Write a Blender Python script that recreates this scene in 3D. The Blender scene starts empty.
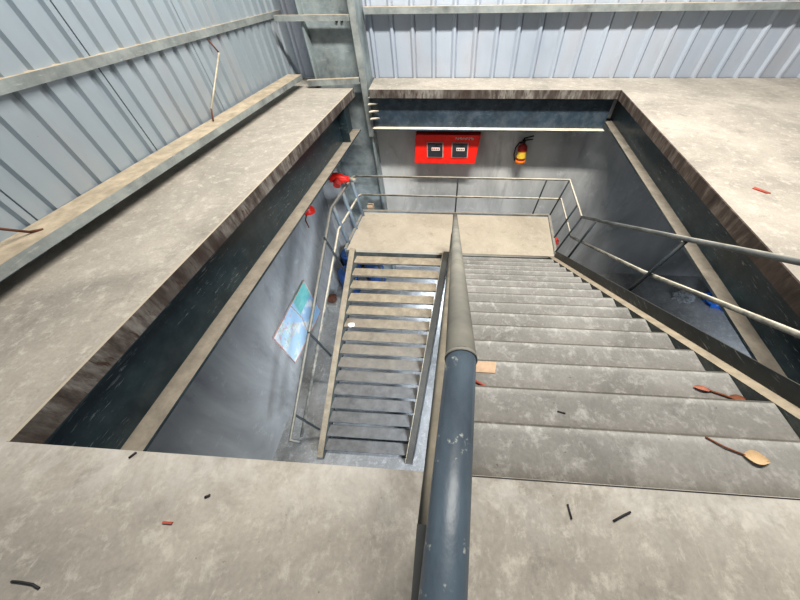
import bpy, bmesh, math, random
from mathutils import Vector, Matrix, noise
random.seed(4)
scene = bpy.context.scene
COL = scene.collection

# ------------------------------------------------------------------ mesh helpers
def V(*a): return Vector(a)

def hexa(bm, p):
    """eight points: bottom ring 0-3, top ring 4-7 (same order)"""
    v = [bm.verts.new(q) for q in p]
    for f in ((3,2,1,0),(4,5,6,7),(0,1,5,4),(1,2,6,5),(2,3,7,6),(3,0,4,7)):
        bm.faces.new([v[i] for i in f])

def box(bm, x0, x1, y0, y1, z0, z1):
    hexa(bm, [(x0,y0,z0),(x1,y0,z0),(x1,y1,z0),(x0,y1,z0),(x0,y0,z1),(x1,y0,z1),(x1,y1,z1),(x0,y1,z1)])

def bar(bm, p0, p1, off0, off1, up0, up1, side):
    """prism between p0 and p1; section spans side*off0..off1 and z*up0..up1"""
    p0 = Vector(p0); p1 = Vector(p1); s = Vector(side); z = V(0,0,1)
    r0 = [p0+s*off0+z*up0, p0+s*off1+z*up0, p0+s*off1+z*up1, p0+s*off0+z*up1]
    r1 = [q+(p1-p0) for q in r0]
    hexa(bm, r0+r1)

def poly_prism(bm, pts, z0, z1):
    lo = [bm.verts.new((x,y,z0)) for x,y in pts]; hi = [bm.verts.new((x,y,z1)) for x,y in pts]
    n = len(pts)
    bm.faces.new(list(reversed(lo))); bm.faces.new(hi)
    for i in range(n):
        j = (i+1) % n
        bm.faces.new((lo[i],lo[j],hi[j],hi[i]))

def profile_sweep(bm, prof, d, p0, ux, uz):
    """extrude closed 2D profile (list of (a,b)) along vector d from p0, axes ux, uz"""
    p0 = Vector(p0); d = Vector(d); ux = Vector(ux); uz = Vector(uz)
    a = [bm.verts.new(p0+ux*q[0]+uz*q[1]) for q in prof]
    b = [bm.verts.new(p0+ux*q[0]+uz*q[1]+d) for q in prof]
    n = len(prof)
    bm.faces.new(a); bm.faces.new(list(reversed(b)))
    for i in range(n):
        j = (i+1) % n
        bm.faces.new((a[j],a[i],b[i],b[j]))

def tube(bm, pts, rad, seg=12, cap=True):
    pts = [Vector(p) for p in pts]
    rads = rad if isinstance(rad,(list,tuple)) else [rad]*len(pts)
    rings = []; prev = None
    for i,p in enumerate(pts):
        if i == 0: t = (pts[1]-p)
        elif i == len(pts)-1: t = (p-pts[i-1])
        else: t = (pts[i+1]-p).normalized()+(p-pts[i-1]).normalized()
        t.normalize()
        if prev is None:
            a = V(0,0,1) if abs(t.z) < .9 else V(1,0,0)
            n = (a-t*a.dot(t)).normalized()
        else:
            n = (prev-t*prev.dot(t)).normalized()
        prev = n; b = t.cross(n)
        rings.append([bm.verts.new(p+(n*math.cos(2*math.pi*k/seg)+b*math.sin(2*math.pi*k/seg))*rads[i]) for k in range(seg)])
    for i in range(len(rings)-1):
        for k in range(seg):
            f = bm.faces.new((rings[i][k],rings[i][(k+1)%seg],rings[i+1][(k+1)%seg],rings[i+1][k])); f.smooth = True
    if cap:
        bm.faces.new(list(reversed(rings[0]))); bm.faces.new(rings[-1])

def lathe(bm, prof, c, axis='z', seg=24):
    c = Vector(c); rings = []
    for r,h in prof:
        ring = []
        for k in range(seg):
            a = 2*math.pi*k/seg; x = math.cos(a)*r; y = math.sin(a)*r
            q = {'z':V(x,y,h),'y':V(x,h,y),'x':V(h,x,y)}[axis]
            ring.append(bm.verts.new(c+q))
        rings.append(ring)
    for i in range(len(rings)-1):
        for k in range(seg):
            f = bm.faces.new((rings[i][k],rings[i][(k+1)%seg],rings[i+1][(k+1)%seg],rings[i+1][k])); f.smooth = True
    bm.faces.new(list(reversed(rings[0]))); bm.faces.new(rings[-1])

def BM(): return bmesh.new()

def obj(name, bm, m, parent=None, bevel=0):
    bmesh.ops.recalc_face_normals(bm, faces=bm.faces)
    if parent is not None:
        bmesh.ops.translate(bm, verts=bm.verts, vec=-WORLD[parent.name])
    me = bpy.data.meshes.new(name); bm.to_mesh(me); bm.free()
    o = bpy.data.objects.new(name, me); COL.objects.link(o)
    for mm in (m if isinstance(m,(list,tuple)) else [m]): me.materials.append(mm)
    if parent is not None:
        o.parent = parent; WORLD[o.name] = WORLD[parent.name].copy()
    else: WORLD[o.name] = V(0,0,0)
    if bevel:
        b = o.modifiers.new('bevel','BEVEL'); b.width = bevel; b.segments = 2; b.limit_method = 'ANGLE'
    return o
WORLD = {}

def tag(o, label=None, cat=None, group=None, kind=None):
    if label: o['label'] = label
    if cat: o['category'] = cat
    if group: o['group'] = group
    if kind: o['kind'] = kind
    return o

def thing(name, label, cat, loc, group=None):
    o = bpy.data.objects.new(name, None); COL.objects.link(o); o.location = loc
    o.empty_display_size = .1
    WORLD[o.name] = Vector(loc)
    return tag(o, label, cat, group)

def single(name, bm, m, label, cat, group=None, loc=None, bevel=0):
    """a thing that is one mesh, origin at loc"""
    loc = Vector(loc) if loc is not None else V(0,0,0)
    bmesh.ops.translate(bm, verts=bm.verts, vec=-loc)
    o = obj(name, bm, m, None, bevel); o.location = loc; WORLD[o.name] = loc
    return tag(o, label, cat, group)

# ------------------------------------------------------------------ materials
def s2l(c):
    return tuple(((x/255)/12.92 if x/255 <= .04045 else ((x/255+.055)/1.055)**2.4) for x in c)+(1,)

class N:
    def __init__(s, name, rough=.8, metal=0, spec=.3):
        s.m = bpy.data.materials.new(name); s.m.use_nodes = True
        s.t = s.m.node_tree; s.b = s.t.nodes['Principled BSDF']
        s.b.inputs['Roughness'].default_value = rough; s.b.inputs['Metallic'].default_value = metal
        s.b.inputs['Specular IOR Level'].default_value = spec
        s.tc = s.t.nodes.new('ShaderNodeTexCoord')
        s.geo = s.t.nodes.new('ShaderNodeNewGeometry')
    def link(s, a, b): s.t.links.new(a, b)
    def noise(s, scale, detail=6, rough=.6, vec=None, stretch=None, dist=0):
        n = s.t.nodes.new('ShaderNodeTexNoise'); n.inputs['Scale'].default_value = scale
        n.inputs['Detail'].default_value = detail; n.inputs['Roughness'].default_value = rough; n.inputs['Distortion'].default_value = dist
        mp = s.t.nodes.new('ShaderNodeMapping'); s.link(vec or s.geo.outputs['Position'], mp.inputs['Vector'])
        if stretch:
            mp.inputs['Scale'].default_value = stretch[:3]
            if len(stretch) > 3: mp.inputs['Rotation'].default_value = stretch[3:]
        s.link(mp.outputs[0], n.inputs['Vector'])
        return n.outputs['Fac']
    def ramp(s, fac, stops, interp='LINEAR'):
        r = s.t.nodes.new('ShaderNodeValToRGB'); r.color_ramp.interpolation = interp
        e = r.color_ramp.elements
        while len(e) < len(stops): e.new(.5)
        for q,(p,c) in zip(e, stops):
            q.position = p; q.color = c if len(c) == 4 else s2l(c)
        s.link(fac, r.inputs['Fac']); return r.outputs['Color']
    def mask(s, fac, a, b):
        return s.ramp(fac, [(a,(0,0,0,1)),(b,(1,1,1,1))])
    def mix(s, fac, a, b, mode='MIX'):
        m = s.t.nodes.new('ShaderNodeMix'); m.data_type = 'RGBA'; m.blend_type = mode
        for val, key in ((fac,0),(a,6),(b,7)):
            if hasattr(val,'links'): s.link(val, m.inputs[key])
            elif key == 0: m.inputs[0].default_value = val
            else: m.inputs[key].default_value = val if len(val) == 4 else s2l(val)
        return m.outputs[2]
    def mul(s, a, b):
        m = s.t.nodes.new('ShaderNodeMath'); m.operation = 'MULTIPLY'; s.link(a, m.inputs[0])
        if hasattr(b,'links'): s.link(b, m.inputs[1])
        else: m.inputs[1].default_value = b
        return m.outputs[0]
    def sep(s, axis, src=None):
        n = s.t.nodes.new('ShaderNodeSeparateXYZ'); s.link(src or s.geo.outputs['Position'], n.inputs[0]); return n.outputs[axis]
    def mapr(s, v, a, b, c=0, d=1):
        n = s.t.nodes.new('ShaderNodeMapRange'); s.link(v, n.inputs[0])
        for i,x in enumerate((a,b,c,d)): n.inputs[i+1].default_value = x
        return n.outputs[0]
    def up(s, a=.6, b=.95):
        return s.mapr(s.sep('Z', s.geo.outputs['Normal']), a, b)
    def color(s, c):
        if hasattr(c,'links'): s.link(c, s.b.inputs['Base Color'])
        else: s.b.inputs['Base Color'].default_value = c if len(c) == 4 else s2l(c)
    def bump(s, h, strength=.3, dist=.01):
        n = s.t.nodes.new('ShaderNodeBump'); n.inputs['Strength'].default_value = strength; n.inputs['Distance'].default_value = dist
        s.link(h, n.inputs['Height']); s.link(n.outputs[0], s.b.inputs['Normal'])

def flat(name, c, rough=.6, metal=0, var=.12, spec=.3):
    n = N(name, rough, metal, spec); f = n.noise(9, 5)
    d = tuple(max(0,x*(1-var)) for x in c); l = tuple(min(255,x*(1+var)) for x in c)
    n.color(n.ramp(f, [(.3,d),(.7,l)])); return n.m

def concrete(name, dark, light, pale, patch=.5, streak=None):
    n = N(name, .9, 0, .2)
    big = n.noise(.9, 8, .65, dist=.6); mid = n.noise(9, 9, .75, dist=.25); fine = n.noise(45, 4, .7)
    c = n.ramp(big, [(.32,dark),(.62,light)])
    c = n.mix(n.mul(n.mask(mid,.52,.66), patch), c, pale)
    mid2 = n.noise(3.4, 10, .78, dist=.4)
    c = n.mix(n.mul(n.mask(mid2,.56,.64), .35), c, tuple(x*.8 for x in dark))
    scr = n.noise(24, 7, .8, stretch=(1,.45,1,0,0,.6), dist=.4)
    c = n.mix(n.mul(n.mask(scr,.56,.68), patch*.7), c, pale)
    c = n.mix(.22, c, n.ramp(fine,[(.3,(90,88,82)),(.7,(235,230,220))]), 'SOFT_LIGHT')
    spots = n.noise(30, 2, .5); c = n.mix(n.mul(n.mask(spots,.74,.78),.6), c, (70,62,55))
    if name == 'upper_concrete':
        e = n.mul(n.mapr(n.sep('Y'), -.02, .24), n.mapr(n.sep('Y'), .3, .27)); c = n.mix(n.mul(n.mul(e, n.mask(n.noise(3.5,7,.7,dist=.6),.4,.6)),.45), c, (206,204,198))
    n.color(c); n.bump(mid, .15, .01); return n.m

def dusty_paint(name, paint, dust, scratch=(150,160,158), dirt=.35, rough=.45, metal=.0, scr_amt=.6, stretch=(.45,.45,3.5)):
    """dark painted steel with pale scratches, dusty on faces that look up"""
    n = N(name, rough, metal, .4)
    base = n.ramp(n.noise(2.5,7,.65), [(.3,tuple(x*.75 for x in paint)),(.7,tuple(min(255,x*1.2) for x in paint))])
    s1 = n.noise(13, 5, .75, stretch=stretch, dist=.5); area = n.noise(1.3, 4, .6)
    sm = n.mul(n.mul(n.mask(s1,.585,.67), n.mask(area,.42,.56)), scr_amt)
    c = n.mix(sm, base, scratch)
    dm = n.mul(n.mask(n.noise(5,7,.7),.45,.75), dirt)
    c = n.mix(dm, c, dust)
    d2 = n.ramp(n.noise(6,8,.7), [(.3,tuple(x*.8 for x in dust)),(.7,tuple(min(255,x*1.1) for x in dust))])
    c = n.mix(n.up(.55,.85), c, d2)
    n.color(c); n.link(n.mapr(n.up(.55,.85),0,1,rough,.9), n.b.inputs['Roughness']); return n.m

M = {}
M['floor'] = concrete('upper_concrete', (132,128,121), (166,160,151), (196,191,181), .55)
M['floor_low'] = concrete('lower_concrete', (120,122,122), (164,166,168), (200,203,206), .5)
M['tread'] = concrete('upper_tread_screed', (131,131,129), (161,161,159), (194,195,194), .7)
# worn nosings, shade at the root of every step painted in
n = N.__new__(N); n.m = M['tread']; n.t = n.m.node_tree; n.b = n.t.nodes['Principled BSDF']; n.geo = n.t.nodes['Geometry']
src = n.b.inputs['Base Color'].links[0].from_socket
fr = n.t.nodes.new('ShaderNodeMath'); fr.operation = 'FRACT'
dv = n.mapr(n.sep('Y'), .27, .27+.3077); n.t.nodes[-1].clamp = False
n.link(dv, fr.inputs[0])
wear_and_shade = n.ramp(fr.outputs[0], [(0,(156,150,142)),(.3,(206,203,200)),(.85,(220,219,217)),(.97,(250,250,248)),(1,(236,236,234))])
n.color(n.mix(1, src, wear_and_shade, 'MULTIPLY')); n.m.node_tree.nodes['Principled BSDF'].inputs['Roughness'].default_value = .85
# rusty slab edge
n = N('rusty_edge', .75, .1)
c = n.ramp(n.noise(6,8,.7,stretch=(1,1,.3)), [(.3,(44,38,35)),(.46,(88,80,75)),(.6,(142,138,132)),(.72,(84,62,50))])
c = n.mix(n.mul(n.mask(n.noise(1.1,4,.6),.42,.6),.7), c, (52,42,38))
c = n.mix(n.mask(n.noise(18,5,.7,stretch=(1,1,.25)),.56,.66), c, (64,46,38))
c = n.mix(n.up(.5,.9), c, (176,166,148)); n.color(c); M['edge'] = n.m
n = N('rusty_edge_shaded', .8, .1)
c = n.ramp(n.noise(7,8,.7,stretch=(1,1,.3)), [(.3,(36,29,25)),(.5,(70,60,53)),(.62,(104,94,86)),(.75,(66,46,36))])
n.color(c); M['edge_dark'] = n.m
# corrugated cladding
def cladmat(name, a, b, rough):
    n = N(name, rough, .3, .5)
    c = n.ramp(n.noise(.8,6,.6,stretch=(1,1,.25)), [(.3,a),(.7,b)])
    c = n.mix(n.mul(n.mask(n.noise(1.7,5,.6,stretch=(1,1,.3)),.52,.72),.3), c, (176,166,160))
    c = n.mix(n.mul(n.mask(n.noise(3.2,6,.7,stretch=(1,1,.3)),.55,.75),.3), c, (140,146,152))
    c = n.mix(n.mul(n.mask(n.noise(26,3,.6),.73,.76),.6), c, (96,96,98))
    n.color(c); n.link(n.mapr(n.noise(3,5),.3,.7,rough-.06,rough+.14), n.b.inputs['Roughness']); return n.m
M['clad'] = cladmat('cladding_steel', (160,172,188), (184,194,208), .38)
M['clad_left'] = cladmat('cladding_steel_blue', (142,156,166), (166,178,188), .34)
# plaster of the lower storey
def plaster(name, dark, light):
    n = N(name, .92, 0, .15)
    c = n.ramp(n.noise(.7,8,.6,stretch=(1,1,.5),dist=.8), [(.3,dark),(.65,light)])
    c = n.mix(n.mul(n.mask(n.noise(1.4,7,.65,stretch=(1,1,.35),dist=1.4),.55,.7),.45), c, tuple(x*.72 for x in dark))
    c = n.mix(n.mul(n.mask(n.noise(3.5,7,.7),.58,.72),.4), c, tuple(min(255,x*1.15) for x in light))
    n.color(c); n.bump(n.noise(25,5),.1,.01); return n.m
M['plaster'] = plaster('grey_render', (132,136,138), (176,180,182))
M['whitewash'] = plaster('old_whitewash', (150,153,154), (206,208,208))
M['galv'] = dusty_paint('galvanised_girt', (142,150,150), (184,170,148), (205,210,208), .2, .42, .35, .5)
M['beam'] = dusty_paint('dark_painted_beam', (34,52,60), (140,132,119), (160,168,168), .08, .32, 0, .8)
M['beam_far'] = dusty_paint('dark_painted_far_beam', (44,60,74), (226,216,196), (150,158,158), .06, .5, 0, .4)
M['column'] = dusty_paint('grey_painted_column', (122,134,138), (160,150,134), (186,190,188), .28, .5, .1, .4)
M['stringer'] = dusty_paint('stair_stringer', (52,60,60), (158,146,126), (140,146,142), .22, .6, 0, .6)
M['stringer_dark'] = dusty_paint('dark_stringer', (40,44,46), (66,64,58), (120,122,118), .12, .6, 0, .5)
M['rail_grey'] = dusty_paint('grey_rail', (84,90,92), (156,153,142), (150,150,145), .3, .55, 0, .2, (1,1,1))
M['kick'] = dusty_paint('dark_kick_plate', (24,31,34), (76,76,72), (150,154,152), .1, .5, 0, .7)
M['mid_dust'] = dusty_paint('mid_rail_dust', (70,72,68), (140,132,116), (150,150,145), .45, .6, 0, .2, (1,1,1))
M['rail'] = dusty_paint('dusty_rail', (96,98,94), (222,214,194), (150,150,145), .45, .6, 0, .2, (1,1,1))
M['post'] = dusty_paint('dark_post', (40,48,54), (58,60,60), (120,128,130), .15, .5, 0, .3, (1,1,1))
M['post_grey'] = dusty_paint('grey_post', (104,118,130), (150,145,135), (160,165,168), .15, .5, .1, .3, (1,1,1))
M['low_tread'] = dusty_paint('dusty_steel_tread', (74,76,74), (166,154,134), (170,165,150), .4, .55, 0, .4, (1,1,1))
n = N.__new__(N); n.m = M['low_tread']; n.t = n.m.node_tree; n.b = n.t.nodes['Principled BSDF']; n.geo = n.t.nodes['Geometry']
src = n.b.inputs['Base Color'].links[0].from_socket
shade_tone = n.ramp(n.noise(5,7,.7), [(.3,(66,70,76)),(.7,(112,116,120))])
n.color(n.mix(n.mapr(n.sep('Z'), -3.5, -4.6, 0, .85), src, shade_tone))  # shade on the lower treads painted in: darker and cooler with depth
M['landing'] = concrete('landing_dust', (166,157,142), (188,179,163), (204,196,180), .4)
# near handrail paint
n = N('glossy_blue_grey_paint', .4, .0, .4)
c = n.ramp(n.noise(5,7,.65,stretch=(1,.4,1)), [(.3,(52,62,72)),(.55,(76,90,102)),(.75,(100,114,124))])
c = n.mix(n.mul(n.mask(n.noise(22,4,.7),.62,.68),.7), c, (168,172,164))
c = n.mix(n.mul(n.mask(n.noise(7,6,.7,stretch=(1,.35,1)),.6,.7),.5), c, (58,84,116))
c = n.mix(n.mul(n.mask(n.noise(16,4,.6),.68,.72),.8), c, (128,92,66))
n.color(c); n.bump(n.noise(24,4,.6,stretch=(1,.6,1)),.35,.006); M['pipe_near'] = n.m
n = N('dusty_grey_pipe', .7, 0, .3)
c = n.ramp(n.noise(4,7,.65), [(.3,(104,104,98)),(.7,(138,136,126))])
c = n.mix(n.mul(n.mask(n.noise(3,6,.6,stretch=(1,.5,1)),.55,.7),.5), c, (88,100,112))
n.color(c); M['pipe_far'] = n.m
M['red'] = flat('red_enamel', (248,34,20), .4, 0, .05, .4)
M['red_dull'] = flat('dull_red', (186,52,46), .55, 0, .15)
M['red_dark'] = flat('dark_red_enamel', (170,34,26), .35, 0, .08, .5)
M['black'] = flat('black_rubber', (26,26,28), .6)
M['dark_glass'] = flat('dark_glass', (52,54,60), .15, 0, .1, .6)
M['pale_frame'] = flat('pale_frame', (200,160,150), .5)
M['white'] = flat('white_print', (236,232,226), .6, 0, .03)
M['yellow'] = flat('yellow_label', (226,190,60), .5)
M['orange'] = flat('orange_base', (240,120,20), .45)
M['blue'] = flat('blue_plastic', (40,120,235), .45, 0, .15, .4)
M['blue_dull'] = flat('blue_drum_plastic', (38,72,128), .5, 0, .15, .4)
M['card'] = flat('buff_card', (184,156,130), .85)
M['leaf'] = flat('dry_leaf', (190,160,122), .7)
M['copper'] = flat('reddish_leaf', (160,100,80), .35, 0, .3, .5)
M['stem'] = flat('brown_stem', (120,72,48), .7)
M['redstick'] = flat('red_stick', (158,74,58), .6)
M['stick'] = flat('black_stick', (40,40,42), .7)
M['rod'] = flat('rusty_rod', (96,62,48), .7, .2)
M['rod_pale'] = flat('pale_rod', (190,180,160), .6, .2)
M['block'] = flat('grey_block', (160,160,156), .9)
n = N('clear_film', .2, 0, .5); n.color((200,205,208)); n.b.inputs['Alpha'].default_value = .45; M['film'] = n.m

# map board print (object coordinates: Y along the wall, Z up, centred)
n = N('map_print', .35, 0, .4)
oy = n.sep('Y', n.tc.outputs['Object']); oz = n.sep('Z', n.tc.outputs['Object'])
cl = n.noise(2.6,6,.6,vec=n.tc.outputs['Object']); cl2 = n.noise(5,6,.7,vec=n.tc.outputs['Object'])
c = n.ramp(n.mapr(oy,-.85,.85), [(0,(196,226,246)),(.5,(176,214,246)),(1,(150,196,240))])
n.color(c)
c = n.mix(n.mask(cl,.5,.58), c, (232,240,246))
land = n.mul(n.mask(cl2,.55,.58), n.mask(n.mapr(oy,.1,-.3),0,1)); c = n.mix(n.mul(land,.5), c, (150,206,176))
red = n.mul(n.mask(n.noise(7,3,.5,vec=n.tc.outputs['Object']),.58,.62), n.mask(n.mapr(oz,-.1,.2),0,1)); c = n.mix(n.mul(red,.5), c, (224,150,150))
teal = n.mul(n.mask(n.mapr(oz,.08,.12),0,1), n.mask(n.mapr(oy,.12,.18),0,1))
c = n.mix(teal, c, n.ramp(n.noise(4,3,.5,vec=n.tc.outputs['Object'],stretch=(1,1,4)), [(.3,(96,186,186)),(.7,(140,206,204))]))
n.color(c); M['map'] = n.m

# ------------------------------------------------------------------ key numbers (metres)
YN, YF = .27, 7.08            # near and far edge of the stair opening
RISE, GO = .1708, .3077       # upper flight
LZ = -2.733                   # landing level
R2, G2 = .1713, .2523         # lower flight
FZ = -5.47                    # lower floor
LA, LB = V(-2.362,.27,0), V(-2.158,7.2,0)       # left edge of the opening
RA, RB = V(3.296,7.08,0), V(2.618,.27,0)        # right edge
TH = .145

# ------------------------------------------------------------------ setting: floors and walls
bm = BM()
poly_prism(bm, [(-3.85,-3.5),(9.6,-3.5),(9.6,8.02),(-1.86,8.02),(-1.8,YF),(RA.x,RA.y),(RB.x,RB.y),(LA.x,LA.y),(LB.x,LB.y),(-2.98,7.2),(-2.98,8.02),(-3.85,8.02)], -TH, 0)
tag(obj('floor', bm, M['floor']), kind='structure')
bm = BM(); box(bm, -3.9, 12, -3.5, 7.7, FZ-.12, FZ)
tag(obj('floor_lower', bm, M['floor_low']), kind='structure')
# steel edge angles of the slab
def edge(name, a, b, side, mat):
    bm = BM(); bar(bm, a, b, -.012, .008, -TH-.004, .003, side); return tag(obj(name, bm, mat), kind='structure')
edge('trim_1', LA, LB, (1,0,0), M['edge'])
edge('trim_2', (-1.8,YF,0), (RA.x,YF,0), (0,-1,0), M['edge'])
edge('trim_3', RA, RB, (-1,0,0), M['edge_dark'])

bm = BM(); box(bm, .14, 2.6,   .262, .2675, -.01, .0015); tag(obj('edge_shade_strip', bm, M['black']), kind='structure')  # black strip standing in for the shadow line along the floor edge
def cladding(name, p0, along, length, z0, z1, inward, phase, pitch=.435, deep=False):
    """trapezoid-ribbed sheet: ribs stand proud towards the room, sheet has real thickness"""
    bm = BM(); a = Vector(along).normalized(); i = Vector(inward).normalized()
    s = phase; front = [(0,0)]
    while s < length-.2:
        if deep: front += [(s-.046,0),(s-.028,-.04),(s+.028,-.04),(s+.046,0)]
        else: front += [(s-.075,0),(s-.03,.045),(s+.012,.045),(s+.03,0),(s+.034,-.025),(s+.048,-.025),(s+.052,0)]
        if deep and any(abs(s-q) < pitch/2 for q in (5.33,6.75,8.2)): front += [(s+.1,0),(s+.102,-.03),(s+.11,-.03),(s+.112,.004),(s+.115,0)]
        s += pitch
    front.append((length,0))
    back = [(length,-.09),(0,-.09)]
    lo = [bm.verts.new(Vector(p0)+a*u+i*w+V(0,0,z0)) for u,w in front+back]
    hi = [bm.verts.new(Vector(p0)+a*u+i*w+V(0,0,z1)) for u,w in front+back]
    m = len(lo)
    for k in range(m):
        j = (k+1) % m
        bm.faces.new((lo[k],lo[j],hi[j],hi[k]))
    bm.faces.new(lo); bm.faces.new(list(reversed(hi)))
    return tag(obj(name, bm, M['clad_left' if deep else 'clad']), kind='structure')
WL0 = V(-3.78,-3.4,0); WL1 = V(-3.58,8.0,0)
cladding('wall_left', WL0, WL1-WL0, 11.45, -.0, 3.6, (1,-.0175,0), .22, .252, True)
cladding('wall_back', (-3.7,8.06,0), (1,0,0), 13.3, -.0, 3.6, (0,-1,0), .17)
bm = BM(); box(bm, -3.9, -3.74, -3.5, 8.2, FZ, -TH-.002); tag(obj('wall_left_lower', bm, M['plaster']), kind='structure')
bm = BM(); box(bm, -3.74, 12, 7.62, 8.2, FZ, -TH-.002); tag(obj('wall_back_lower', bm, M['whitewash']), kind='structure')
bm = BM(); box(bm, 11.85, 12, -3.5, 7.62, FZ, -TH); tag(obj('wall_right_lower', bm, M['plaster']), kind='structure')

# ------------------------------------------------------------------ beams under the slab edge
def beam(label, a, b, side, zt, zb, half, mat, setback=0, stiff=()):
    a = Vector(a); b = Vector(b); s = Vector(side)
    t = thing('steel_beam', label, 'beam', (a+b)/2+V(0,0,zb), 'dark I-beams around the stair opening')
    a = a+s*setback; b = b+s*setback
    bm = BM(); bar(bm, a, b, half-.012, half+.012, zb, zt-.02, s); obj('web', bm, mat, t)
    bm = BM(); bar(bm, a, b, 0, 2*half, zb-.03, zb, s); obj('flange', bm, mat, t)
    bm = BM(); bar(bm, a, b, .02, 2*half, zt-.02, zt, s); obj('flange', bm, mat, t)
    d = b-a
    for f in stiff:
        p = a+d*f; bm = BM(); bar(bm, p, p+d.normalized()*.02, .02, half-.012, zb, zt-.02, s); obj('stiffener', bm, mat, t)
    return t
beam('dark painted I-beam under the rusty left slab edge above the plaster wall with the map', (LA.x,-.4,0), LB, (-1,0,0), -TH-.006, -.79, .2, M['beam'], 0, (.9,))
beam('dark blue I-beam across the far end above the red fire cabinet', (-1.84,YF,0), (RA.x,YF,0), (0,1,0), -TH-.006, -.74, .15, M['beam_far'], 0)
beam('dark painted I-beam under the right slab edge behind the right handrail', (RA.x+.045,7.5,0), (RB.x-.06,-.4,0), (1,0,0), -TH-.006, -.62, .17, M['beam'], 0)

# ------------------------------------------------------------------ column in the far left corner
t = thing('steel_column', 'grey painted steel H column in the far left corner', 'column', (-2.4,7.6,FZ))
bm = BM(); box(bm, -2.9, -1.92, 7.42, 7.45, FZ, 3.4); obj('web', bm, M['column'], t)
bm = BM(); box(bm, -2.94, -2.9, 7.24, 7.6, FZ, 3.4); obj('flange', bm, M['column'], t)
bm = BM(); box(bm, -1.94, -1.9, 7.24, 7.6, FZ, -.86); box(bm, -1.94, -1.9, 7.24, 8.0, -.86, 3.4); obj('flange', bm, M['column'], t)
bm = BM(); box(bm, -1.98, -1.86, 7.2, 7.24, -.95, 3.4); obj('edge_plate', bm, M['galv'], t)
for x,z in ((-2.3,1.0),(-2.2,1.0),(-2.35,.12)):
    bm = BM(); lathe(bm, [(.025,7.39),(.025,7.42)], (x,0,z), 'y', 8); obj('bolt', bm, M['black'], t)
for z in (-.28,-.42,-.56):
    bm = BM(); poly_prism(bm, [(-1.86,7.04),(-1.66,7.16),(-1.86,7.2)], z, z+.02); obj('gusset', bm, M['rail'], t)

# ------------------------------------------------------------------ girts
def girt(label, a, b, side, h, w, mat, group='galvanised girts on the cladding'):
    """C section: lip-edged front face, top and bottom leg running back to the wall"""
    a = Vector(a); b = Vector(b); s = Vector(side).normalized()
    bm = BM()
    bar(bm, a, b, 0, .012, -h, 0, s)
    bar(bm, a, b, .012, w, -.012, 0, s)
    bar(bm, a, b, .012, w, -h, -h+.012, s)
    o = single('wall_girt', bm, mat, label, 'girt', group, (a+b)/2)
    return o
girt('galvanised girt at the foot of the left cladding just above the floor', (-3.5,-1.5,.225), (-3.2,7.22,.225), (-1,.035,0), .085, .3, M['galv'])
girt('galvanised girt along the left cladding at waist height', (-3.69,-1.5,1.107), (-3.55,7.9,1.122), (-1,.0175,0), .085, .085, M['galv'])
girt('long galvanised girt across the back cladding', (-1.86,7.84,1.148), (9.5,7.84,1.148), (0,1,0), .1, .18, M['galv'])
girt('short galvanised girt crossing the column at waist height', (-3.4,7.18,1.1), (-1.99,7.18,1.1), (0,1,0), .08, .1, M['galv'])
girt('short chipped galvanised girt at the foot of the column', (-3.1,7.14,.14), (-1.99,7.14,.18), (0,1,0), .1, .1, M['galv'])

# sag rods between the girts
def rod(label, pts, mats):
    p = [Vector(q) for q in pts]
    t = thing('sag_rod', label, 'rod', p[-1], 'sag rods between the left girts')
    for k in range(len(p)-1):
        bm = BM(); tube(bm, [p[k],p[k+1]], .011, 8); obj('rod_section', bm, mats[k], t)
rod('thin bent rod with a pale middle between the left girts nearer the column', [(-3.58,5.3,1.0),(-3.52,5.32,.86),(-3.5,4.55,.36),(-3.5,4.46,.225)], [M['rod'],M['rod_pale'],M['rod']])
rod('rusty bent rod at the lower left edge of the photo', [(-3.6,1.35,.5),(-3.56,1.6,.42),(-3.55,1.78,.24),(-3.5,1.84,.226)], [M['rod']]*3)

# ------------------------------------------------------------------ upper flight
def nz(y): return -(y-YN)*RISE/GO
t = thing('stair_flight', 'concrete-grey upper stair flight going down to the landing', 'stairs', (1.2,YN+8*GO,LZ))
XT0, XT1 = .11, 2.297
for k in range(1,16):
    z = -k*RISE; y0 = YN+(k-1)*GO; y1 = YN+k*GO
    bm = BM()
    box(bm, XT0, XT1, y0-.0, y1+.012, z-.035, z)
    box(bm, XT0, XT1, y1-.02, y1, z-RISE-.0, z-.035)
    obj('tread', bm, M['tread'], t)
bm = BM(); box(bm, XT0, XT1, YN-.03, YN-.005, -RISE-.03, -TH-.003); obj('riser', bm, M['tread'], t)
ya, yb = YN-.0, YN+16*GO-.02
def along(x, y, off): return V(x, y, nz(y)+off)
def strip(bm, x0, x1, lo, hi, y0=ya, y1=yb):
    hexa(bm, [along(x0,y0,lo),along(x1,y0,lo),along(x1,y0,hi),along(x0,y0,hi),along(x0,y1,lo),along(x1,y1,lo),along(x1,y1,hi),along(x0,y1,hi)])
bm = BM(); strip(bm, 2.302, 2.315, -.34, -.012); strip(bm, 2.302, 2.42, -.012, .0)
st = obj('stringer', bm, M['stringer'], t); tag(st, 'dusty topped right stringer')
bm = BM(); strip(bm, 2.42, 2.432, -.1, .165); obj('kick_plate', bm, M['kick'], t)
bm = BM(); strip(bm, .09, .105, -.34, .03); strip(bm, .02, .09, -.012, 0); obj('stringer', bm, M['stringer'], t)

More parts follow.
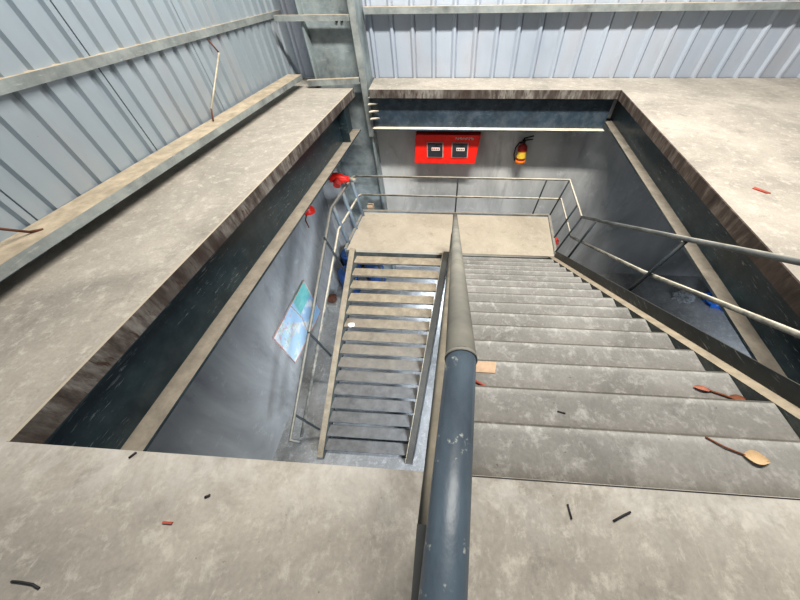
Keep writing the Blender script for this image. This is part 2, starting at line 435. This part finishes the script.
# ------------------------------------------------------------------ landing
t = thing('stair_landing', 'dusty half landing with raised grey rim between the two flights', 'landing', (0,6,LZ))
L0, L1 = V(-2.44,5.2,0), V(-2.36,6.8,0); Q0, Q1 = V(2.44,5.2,0), V(2.6,6.8,0)
bm = BM(); poly_prism(bm, [(L0.x,L0.y),(Q0.x,Q0.y),(Q1.x,Q1.y),(L1.x,L1.y)], LZ-.06, LZ); obj('deck', bm, M['landing'], t)
for a,b,s,w in ((L0,L1,(-1,0,0),.05),(Q0,Q1,(1,0,0),.06),(V(-2.41,6.8,0),V(2.66,6.8,0),(0,1,0),.07)):
    bm = BM(); bar(bm, a, b, 0, w, LZ-.26, LZ+.05, s); obj('rim', bm, M['post_grey'], t)
bm = BM(); box(bm, -2.4, 2.4, 5.21, 5.23, LZ-.26, LZ-.06); obj('front_channel', bm, M['stringer'], t)
bm = BM(); box(bm, -.06, .09, 5.24, 6.79, LZ-.26, LZ-.06); obj('joist', bm, M['stringer'], t)
for x,y in ((-2.25,6.7),(2.4,6.7)):
    bm = BM(); box(bm, x-.06, x+.06, y-.06, y+.06, FZ, LZ-.06); obj('leg', bm, M['stringer'], t)

# ------------------------------------------------------------------ lower flight
t = thing('stair_flight', 'open-riser lower stair flight of thin dusty steel treads', 'stairs', (-1.6,3.2,FZ))
def lxl(k): return -2.224-.0237*k
def lxr(k): return -.135-.0402*k
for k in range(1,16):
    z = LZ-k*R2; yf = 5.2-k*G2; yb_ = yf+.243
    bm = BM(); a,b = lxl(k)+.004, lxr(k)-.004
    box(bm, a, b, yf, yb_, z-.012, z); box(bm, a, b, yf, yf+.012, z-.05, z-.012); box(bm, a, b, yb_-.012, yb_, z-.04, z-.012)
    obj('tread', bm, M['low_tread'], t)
def lowp(fx, k, dx, off): return V(fx(k)+dx, 5.2-k*G2, LZ-k*R2+off)
def lstrip(bm, fx, d0, d1, lo, hi, k0=.0, k1=15.6):
    hexa(bm, [lowp(fx,k0,d0,lo),lowp(fx,k0,d1,lo),lowp(fx,k0,d1,hi),lowp(fx,k0,d0,hi),lowp(fx,k1,d0,lo),lowp(fx,k1,d1,lo),lowp(fx,k1,d1,hi),lowp(fx,k1,d0,hi)])
bm = BM(); lstrip(bm, lxl, -.012, 0, -.3, .06); lstrip(bm, lxl, -.13, -.012, .048, .06); obj('stringer', bm, M['stringer'], t)
bm = BM(); lstrip(bm, lxr, 0, .012, -.3, .06); obj('stringer', bm, M['stringer'], t)
bm = BM(); lstrip(bm, lxr, .02, .15, .03, .042); lstrip(bm, lxr, .14, .15, -.25, .042); obj('stringer', bm, M['stringer_dark'], t)

# ------------------------------------------------------------------ railings
RR = .024
def polyrail(bm, pts, r=RR): tube(bm, pts, r, 10)
# back and right
t = thing('stair_railing', 'dusty pipe railing around the back and right of the landing and up the right stringer', 'railing', (2.7,6.84,LZ))
TZ, MZ = LZ+1.0, LZ+.5
def rrail(off, corner_y):
    y = corner_y
    return [(-2.42,6.845,LZ+off),(2.82,6.845,LZ+off),(2.70,corner_y,LZ+off)]
bm = BM(); polyrail(bm, [(-2.4,6.845,TZ),(2.84,6.845,TZ),(2.70,5.28,TZ)]); obj('top_rail', bm, M['rail'], t)
bm = BM(); polyrail(bm, [(2.70,5.28,TZ),(2.62,2.69,-.318),(2.62,1.767,.188),(2.62,.3,1.0)], .028); obj('top_rail', bm, M['rail_grey'], t)
bm = BM(); polyrail(bm, [(-2.36,6.845,MZ),(2.8,6.845,MZ),(2.66,5.28,MZ)]); obj('mid_rail', bm, M['rail'], t)
bm = BM(); polyrail(bm, [(2.66,5.28,MZ),(2.58,2.926,-1.02),(2.58,1.37,-.15),(2.58,.3,.45)], .026); obj('mid_rail', bm, M['rail'], t)
for top,bot in (((.16,6.845,TZ),(.13,6.86,LZ)),((2.3,6.845,TZ),(2.2,6.86,LZ)),((2.84,6.845,TZ),(2.64,6.82,LZ)),((2.74,5.75,TZ),(2.55,5.85,LZ)),((2.70,5.28,TZ),(2.46,5.3,LZ))):
    bm = BM(); tube(bm, [top,bot], .02, 8); obj('post', bm, M['post'], t)
for y in (4.6,2.72,.75):
    bm = BM(); tube(bm, [(2.63,y-.0,nz(y)+1.02),(2.45,y+.06,nz(y)+.0)], .022, 8); obj('post', bm, M['post'], t)
# left
t = thing('stair_railing', 'dusty pipe railing with grey posts on the left side of landing and lower flight', 'railing', (-2.5,5.3,LZ))
def lr(y): return -2.58-(5.35-y)*.095
def lnz(y): return LZ-(5.2-y)/G2*R2
bm = BM(); polyrail(bm, [(-2.40,6.845,TZ),(-2.47,6.75,TZ),(-2.58,5.347,TZ),(lr(1.35),1.35,lnz(1.35)+1.0),(lr(1.33)+.2,1.33,lnz(1.33)+.98)], .036); obj('top_rail', bm, M['rail_grey'], t)
bm = BM(); polyrail(bm, [(-2.36,6.845,MZ),(-2.42,6.75,MZ),(-2.53,5.3,MZ),(lr(1.5)+.03,1.5,lnz(1.5)+.55)], .032); obj('mid_rail', bm, M['rail'], t)
for y in (6.65,6.05,5.45):
    x = -2.58+(y-5.347)*.08
    bm = BM(); tube(bm, [(x,y,TZ),(x+.12,y,LZ-.1)], .05, 8); obj('post', bm, M['post_grey'], t)
for y in (4.75,3.1,1.75):
    bm = BM(); tube(bm, [(lr(y),y,lnz(y)+1.0),(lr(y)+.2,y,lnz(y)+.05)], .024, 8); obj('post', bm, M['post'], t)
# centre
t = thing('stair_railing', 'thick blue-grey pipe handrail between the flights running to the viewer', 'railing', (.05,.3,0))
bm = BM(); tube(bm, [(.002,-.45,1.0),(.013,-.07,1.0),(.043,.367,1.0)], .0395, 20); o = obj('top_rail', bm, M['pipe_near'], t); tag(o, 'glossy blue painted level length of handrail')
bm = BM(); tube(bm, [(.043,.362,1.0),(.1,5.15,-1.67)], .041, 20); o = obj('top_rail', bm, M['pipe_far'], t); tag(o, 'dusty grey sloping length of handrail')
bm = BM(); tube(bm, [(.043,.36,1.0),(.043,.37,.998)], .0425, 20); obj('weld_collar', bm, M['pipe_far'], t)
bm = BM(); tube(bm, [(-.032,.02,.5),(-.012,.4,.5),(.07,5.15,-2.17)], .034, 12); obj('mid_rail', bm, M['mid_dust'], t)
bm = BM(); box(bm, -.04, .02, -.1, .025, 0, .96); obj('post', bm, M['post'], t)
bm = BM(); tube(bm, [(.1,5.17,-1.66),(.05,5.17,LZ)], .03, 10); obj('post', bm, M['post'], t)
bm = BM(); tube(bm, [(.06,2.6,nz(2.6)+.95),(.05,2.6,nz(2.6))], .022, 10); obj('post', bm, M['post'], t)

# ------------------------------------------------------------------ things on the far wall
t = thing('fire_cabinet', 'red fire cabinet with two dark windows on the lower back wall', 'cabinet', (-.18,7.6,-1.6))
bm = BM(); hexa(bm, [(-.955,7.29,-1.59),(.56,7.29,-1.59),(.56,7.615,-1.59),(-.955,7.615,-1.59),(-.89,7.29,-.92),(.645,7.29,-.92),(.645,7.615,-.92),(-.89,7.615,-.92)]); obj('body', bm, M['red'], t, .01)
for cx_ in (-.415,.185):
    bm = BM(); box(bm, cx_-.215, cx_+.185, 7.275, 7.29, -1.44, -1.085); f = obj('window_frame', bm, M['pale_frame'], t, .006)
    bm = BM(); box(bm, cx_-.195, cx_+.165, 7.268, 7.275, -1.42, -1.1); obj('pane', bm, M['dark_glass'], f, .01)
    bm = BM(); box(bm, cx_-.1, cx_+.1, 7.263, 7.268, -1.27, -1.2); q = obj('sticker', bm, M['white'], f)
    bm = BM()
    for i in range(4): box(bm, cx_-.085+i*.045, cx_-.055+i*.045, 7.26, 7.263, -1.25, -1.22)
    obj('sticker_print', bm, M['red_dull'], f)
    bm = BM(); lathe(bm, [(.025,7.255),(.03,7.27)], (cx_+.02,0,-1.14), 'y', 10); obj('latch', bm, M['black'], f)
bm = BM(); x = .06
for i in range(10):
    w = .032; box(bm, x, x+w, 7.282, 7.289, -1.0, -.992); box(bm, x+.012*(i%3), x+.007+.012*(i%3), 7.282, 7.289, -1.022, -.972)
    if i % 2: box(bm, x, x+w, 7.282, 7.289, -1.024, -1.016)
    else: box(bm, x+.004, x+w-.004, 7.282, 7.289, -.98, -.974)
    x += .043
obj('lettering', bm, M['white'], t)

t = thing('fire_extinguisher', 'small red fire extinguisher with a black hose hanging on the lower back wall', 'fire extinguisher', (1.7,7.5,-1.6))
EX, EY = 1.7, 7.46
bm = BM(); lathe(bm, [(.1,-1.57),(.12,-1.55),(.12,-1.28),(.105,-1.21),(.05,-1.17),(.04,-1.14)], (EX,EY,0)); obj('cylinder', bm, M['red_dark'], t)
bm = BM(); lathe(bm, [(.125,-1.6),(.128,-1.53)], (EX,EY,0)); obj('base_ring', bm, M['orange'], t)
bm = BM()
ring = [(EX+.1225*math.cos(a),EY+.1225*math.sin(a)) for a in [math.pi*(1.1+.1*q) for q in range(8)]]
v0 = [bm.verts.new((x,y,-1.47)) for x,y in ring]; v1 = [bm.verts.new((x,y,-1.32)) for x,y in ring]
for k in range(7): bm.faces.new((v0[k],v0[k+1],v1[k+1],v1[k]))
obj('paper_label', bm, M['yellow'], t)
bm = BM(); lathe(bm, [(.035,-1.15),(.045,-1.08),(.02,-1.06)], (EX,EY,0)); bar(bm, (EX,EY-.01,-1.1), (EX+.2,EY-.01,-1.07), 0, .03, 0, .02, (0,1,0)); bar(bm, (EX-.02,EY-.01,-1.06), (EX+.2,EY-.01,-1.0), 0, .03, 0, .025, (0,1,0)); obj('valve', bm, M['black'], t)
bm = BM(); tube(bm, [(EX-.02,EY-.04,-1.1),(EX-.11,EY-.05,-1.12),(EX-.18,EY-.05,-1.24),(EX-.185,EY-.05,-1.4),(EX-.14,EY-.05,-1.54)], .018, 8); obj('hose', bm, M['black'], t)
bm = BM(); box(bm, EX-.05, EX+.05, EY+.1, 7.62, -1.35, -1.2); obj('bracket', bm, M['black'], t)

# map board on the lower left wall
PX = -3.735
t = thing('map_board', 'pale blue map poster board on the lower left plaster wall', 'poster', (PX,4.0,-4.25))
P = [V(PX,3.10,-3.5),V(PX,4.84,-3.53),V(PX,5.05,-5.02),V(PX,3.26,-4.72)]
P = [V(PX,3.13,-3.52),V(PX,4.92,-3.56),V(PX,4.98,-4.94),V(PX,3.18,-4.72)]
ctr = (P[0]+P[1]+P[2]+P[3])/4
t.location = ctr; WORLD[t.name] = ctr
bm = BM(); hexa(bm, P+[q+V(.03,0,0) for q in P]); obj('board', bm, M['map'], t)
bm = BM()
for i in range(4):
    a,b = P[i],P[(i+1)%4]; tube(bm, [a+V(.03,0,0),b+V(.03,0,0)], .014, 6)
obj('frame', bm, M['pale_frame'], t)
bm = BM(); a = P[0].lerp(P[1],.52); b = P[3].lerp(P[2],.52)
tube(bm, [a+V(.034,0,0),a.lerp(b,.5)+V(.034,.1,0),b+V(.034,-.05,0)], .01, 6); obj('seam_line', bm, M['card'], t)

# red valve by the corner of the railing, red bell below the left beam
t = thing('hose_valve', 'red valve fitting beside the corner of the railing below the left beam', 'valve', (-2.5,6.3,-1.5))
a, b = V(-2.78,6.2,-1.46), V(-2.36,6.25,-1.52)
bm = BM(); tube(bm, [a,a.lerp(b,.3),a.lerp(b,.55),a.lerp(b,.8),b], [.1,.12,.11,.07,.06], 14); obj('body', bm, M['red'], t)
bm = BM(); tube(bm, [a.lerp(b,.42)+V(0,-.02,0),a.lerp(b,.42)+V(0,-.2,-.08)], [.09,.08], 14); obj('outlet', bm, M['red_dull'], t)
bm = BM(); tube(bm, [b,b+V(.16,0,-.03)], .05, 12); obj('coupling', bm, M['galv'], t)
bm = BM(); tube(bm, [a+V(0,.15,.12),a+V(-.0,0,0)], .05, 10); tube(bm, [a,a+V(-.9,.0,0)], .05, 10); obj('inlet_pipe', bm, M['black'], t)
t = thing('alarm_bell', 'small red cone hanging below the left beam in front of the plaster wall', 'alarm', (-2.95,5.1,-1.5))
bm = BM(); lathe(bm, [(.13,-1.66),(.12,-1.6),(.06,-1.44),(.05,-1.36)], (-2.95,5.1,0)); obj('cone', bm, M['red'], t)
bm = BM(); tube(bm, [(-2.95,5.1,-1.38),(-2.95,5.1,-.82)], .015, 6); obj('stem', bm, M['black'], t)
bm = BM(); tube(bm, [(-2.95,5.05,-1.6),(-2.98,4.9,-1.72),(-2.93,4.82,-1.72),(-2.88,4.75,-1.8)], .012, 6); obj('wire', bm, M['stem'], t)

# ------------------------------------------------------------------ lower floor things
def drum(x, y, label):
    t = thing('plastic_drum', label, 'drum', (x,y,FZ), 'blue drums under the landing')
    bm = BM(); lathe(bm, [(.27,0),(.29,.03),(.29,.28),(.3,.3),(.29,.32),(.29,.58),(.3,.6),(.29,.62),(.29,.86),(.25,.9)], (x,y,FZ)); obj('body', bm, M['blue_dull'], t)
    bm = BM(); lathe(bm, [(.24,.9),(.24,.93)], (x,y,FZ)); obj('lid', bm, M['blue_dull'], t)
drum(-3.35,7.25,'blue plastic drum in the corner under the landing, nearest the map wall')
drum(-2.45,6.85,'blue plastic drum under the landing seen through the treads')
drum(-3.2,6.35,'blue plastic drum under the landing, nearest of the three')
bm = BM(); box(bm, -3.72,-3.4,5.35,5.75,FZ,FZ+.35); single('concrete_block', bm, M['block'], 'grey block on the lower floor beside the left railing', 'block', None, (-3.56,5.55,FZ), .02)
bm = BM(); bmesh.ops.create_icosphere(bm, subdivisions=3, radius=.15)
for v in bm.verts:
    v.co *= 1+.35*noise.noise(v.co*8); v.co.z *= .6; v.co += V(-3.55,5.55,FZ+.475)
single('crumpled_rag', bm, M['rod'], 'dark reddish rag lying on the grey block', 'rag', None, (-3.55,5.55,FZ+.35))
def crumple(c, sx, sy, sz, seed, fr=3):
    bm = BM(); bmesh.ops.create_icosphere(bm, subdivisions=4, radius=1)
    for v in bm.verts:
        d = 1+.5*noise.noise(v.co*fr+V(seed,0,0))+.2*noise.noise(v.co*fr*3+V(0,seed,0))
        v.co = V(v.co.x*sx*d, v.co.y*sy*d, max(v.co.z,-.3)*sz*d)+Vector(c)
    return bm
bm = crumple((8.75,6.42,FZ+.12),.5,.36,.4,2.0)
single('plastic_bag', bm, M['blue'], 'bright blue plastic bag on the lower floor at right', 'bag', None, (8.75,6.42,FZ))
bm = crumple((7.62,6.55,FZ+.07),.3,.22,.2,7.0)
single('plastic_film', bm, M['film'], 'crumpled clear plastic film beside the blue bag', 'plastic', None, (7.62,6.55,FZ))
bm = BM(); box(bm, -2.3,-2.14,6.95,7.07,LZ-.02,LZ+.12); box(bm,-2.27,-2.17,6.97,7.05,LZ+.12,LZ+.13); single('cream_box', bm, M['card'], 'small cream box behind the landing at the column foot', 'box', None, (-2.2,7.0,LZ))
bm = crumple((2.72,6.2,LZ-.35),.12,.1,.12,3.0); single('red_cloth', bm, M['red_dull'], 'small red cloth caught beyond the right rim of the landing', 'cloth', None, (2.72,6.2,LZ-.4))

# ------------------------------------------------------------------ litter
def stick(label, pts, rad, mat, name='stick', cat='stick', group=None):
    bm = BM(); tube(bm, pts, rad, 6); return single(name, bm, mat, label, cat, group, Vector(pts[0]))
G = 'black sticks on the near floor'
stick('short black stick on the near floor pointing at the stairs, beside the thick handrail', [(.607,.178,.006),(.612,.122,.006)], .0045, M['stick'], group=G)
stick('slanting short black stick on the near floor, the one farther right from the thick handrail', [(.8,.127,.006),(.85,.15,.008),(.89,.166,.006)], .0045, M['stick'], group=G)
stick('curved dark twig on the floor in the lower left corner', [(-1.777,-.238,.006),(-1.74,-.237,.008),(-1.68,-.24,.007),(-1.639,-.25,.006)], .0042, M['stick'], 'twig', 'twig')
bm = BM(); box(bm, -1.27,-1.224,-.014,-.005,0,.009); single('brick_chip', bm, M['redstick'], 'tiny reddish chip on the near floor left of the handrail', 'chip', None, (-1.25,-.01,0))
stick('tiny black fleck on the near floor below the plaster wall', [(-1.13,.095,.005),(-1.11,.105,.005)], .006, M['stick'], 'fleck', 'fleck')
stick('tiny dark fleck at the near slab edge by the beam flange', [(-1.63,.235,.005),(-1.612,.262,.005)], .006, M['stick'], 'fleck', 'fleck')
bm = BM()
hexa(bm, [(3.34,3.22,0),(3.42,3.12,0),(3.47,3.12,0),(3.38,3.25,0),(3.34,3.22,.01),(3.42,3.12,.012),(3.47,3.12,.01),(3.38,3.25,.012)])
single('red_leaf', bm, M['redstick'], 'small red leaf on the right upper floor', 'leaf', None, (3.4,3.18,0))
z3 = -3*RISE; z1 = -RISE; z2 = -2*RISE
bm = BM(); hexa(bm, [(.225,1.085,z3+.001),(.418,1.085,z3+.001),(.438,1.185,z3+.001),(.235,1.185,z3+.001),(.225,1.085,z3+.006),(.418,1.085,z3+.006),(.438,1.185,z3+.006),(.235,1.185,z3+.006)])
single('card_scrap', bm, M['card'], 'buff rectangular card scrap on a step beside the handrail', 'card', None, (.33,1.13,z3))
stick('short red stick on the step beside the handrail', [(.25,1.005,z3+.0115),(.33,.965,z3+.012),(.415,.92,z3+.0115)], .0105, M['redstick'], 'red_stick')
stick('tiny dark splinter on the second step', [(.79,.74,z2+.004),(.84,.728,z2+.004)], .005, M['stick'], 'splinter', 'splinter')
def leaf_blade(bm, c, d, length, width, z):
    c = Vector(c); d = Vector(d).normalized(); s = V(-d.y,d.x,0); row = []
    for i in range(9):
        f = i/8; w = width*math.sin(math.pi*min(1,max(.04,f**.8)))*.5+.002
        p = c+d*length*f
        row.append([bm.verts.new(p+s*w*q+V(0,0,z+.006+.012*abs(q)+.01*math.sin(f*3))) for q in (-1,0,1)])
    for a,b in zip(row,row[1:]):
        for k in (0,1):
            f = bm.faces.new((a[k],a[k+1],b[k+1],b[k])); f.smooth = True
t = thing('dry_leaf', 'pale dried leaf with a long brown stem on the top step', 'leaf', (1.7,.48,z1))
bm = BM(); tube(bm, [(1.555,.575,z1+.008),(1.63,.525,z1+.012),(1.72,.488,z1+.01)], .005, 6); obj('stem', bm, M['stem'], t)
bm = BM(); leaf_blade(bm, (1.71,.49,0), (.12,-.03,0), .125, .07, z1); obj('blade', bm, M['leaf'], t)
t = thing('dry_leaf', 'shiny reddish curled leaf with a dark stem on the third step at right', 'leaf', (2.1,1.0,z3))
bm = BM(); tube(bm, [(2.06,1.03,z3+.01),(2.14,1.0,z3+.014),(2.2,.975,z3+.01),(2.28,.96,z3+.008)], .008, 6); obj('stem', bm, M['stem'], t)
bm = BM(); leaf_blade(bm, (1.95,1.055,0), (.13,-.035,0), .12, .035, z3); obj('blade', bm, M['copper'], t)
bm = BM(); leaf_blade(bm, (2.17,.985,0), (.13,-.01,0), .12, .04, z3); obj('blade', bm, M['stem'], t)
bm = crumple((-2.19,3.72,LZ-6*R2+.03),.07,.05,.05,5.0); single('paper_scrap', bm, M['white'], 'small white paper scrap on a lower step near the left stringer', 'paper', None, (-2.19,3.72,LZ-6*R2))

# ------------------------------------------------------------------ camera
cam = bpy.data.cameras.new('camera'); co = bpy.data.objects.new('camera', cam); COL.objects.link(co)
F_PX, CX = 285.0, 432.0
pitch, yaw, roll = .86537, -.079569, -.020234
fwd = V(math.sin(yaw)*math.cos(pitch), math.cos(yaw)*math.cos(pitch), -math.sin(pitch))
r0 = V(math.cos(yaw),-math.sin(yaw),0); u0 = r0.cross(fwd)
rt = r0*math.cos(roll)+u0*math.sin(roll); upv = -r0*math.sin(roll)+u0*math.cos(roll)
mat = Matrix((rt, upv, -fwd)).transposed().to_4x4(); mat.translation = V(0,0,1.66)
co.matrix_world = mat
cam.sensor_width = 36; cam.lens = F_PX*36/800; cam.shift_x = (400-CX)/800; cam.clip_start = .02
scene.camera = co

# ------------------------------------------------------------------ light
w = bpy.data.worlds.new('world'); scene.world = w; w.use_nodes = True
bg = w.node_tree.nodes['Background']; bg.inputs[0].default_value = (.80,.88,1,1); bg.inputs[1].default_value = .19
def area(name, loc, target, sx, sy, power, color):
    l = bpy.data.lights.new(name,'AREA'); l.shape = 'RECTANGLE'; l.size = sx; l.size_y = sy; l.energy = power; l.color = color
    o = bpy.data.objects.new(name, l); COL.objects.link(o); o.location = loc
    o.rotation_euler = (Vector(target)-Vector(loc)).to_track_quat('-Z','Y').to_euler(); return o
area('skylight', (1.2,3.4,6.6), (1.4,7.4,0), 5, .5, 1720, (1,.945,.86))
d = area('lower_doorway_light', (3.2,-2.2,-2.4), (-1.3,4.6,-5.3), 2.4, 1.4, 240, (.84,.91,1)); d.data.spread = math.radians(62)
d = area('under_landing_fill', (.35,6.1,-3.05), (.2,6.0,-5.47), 1.0, .7, 75, (.84,.91,1)); d.data.spread = math.radians(66)  # added fill to brighten the floor behind the treads, no real lamp there
d = area('lower_side_light', (7.5,-.5,-1.6), (8.2,3.6,-5.47), 2.0, .8, 36, (.80,.89,1)); d.data.spread = math.radians(40)
vs = scene.view_settings; vs.view_transform = 'Standard'; vs.look = 'None'; vs.exposure = 0
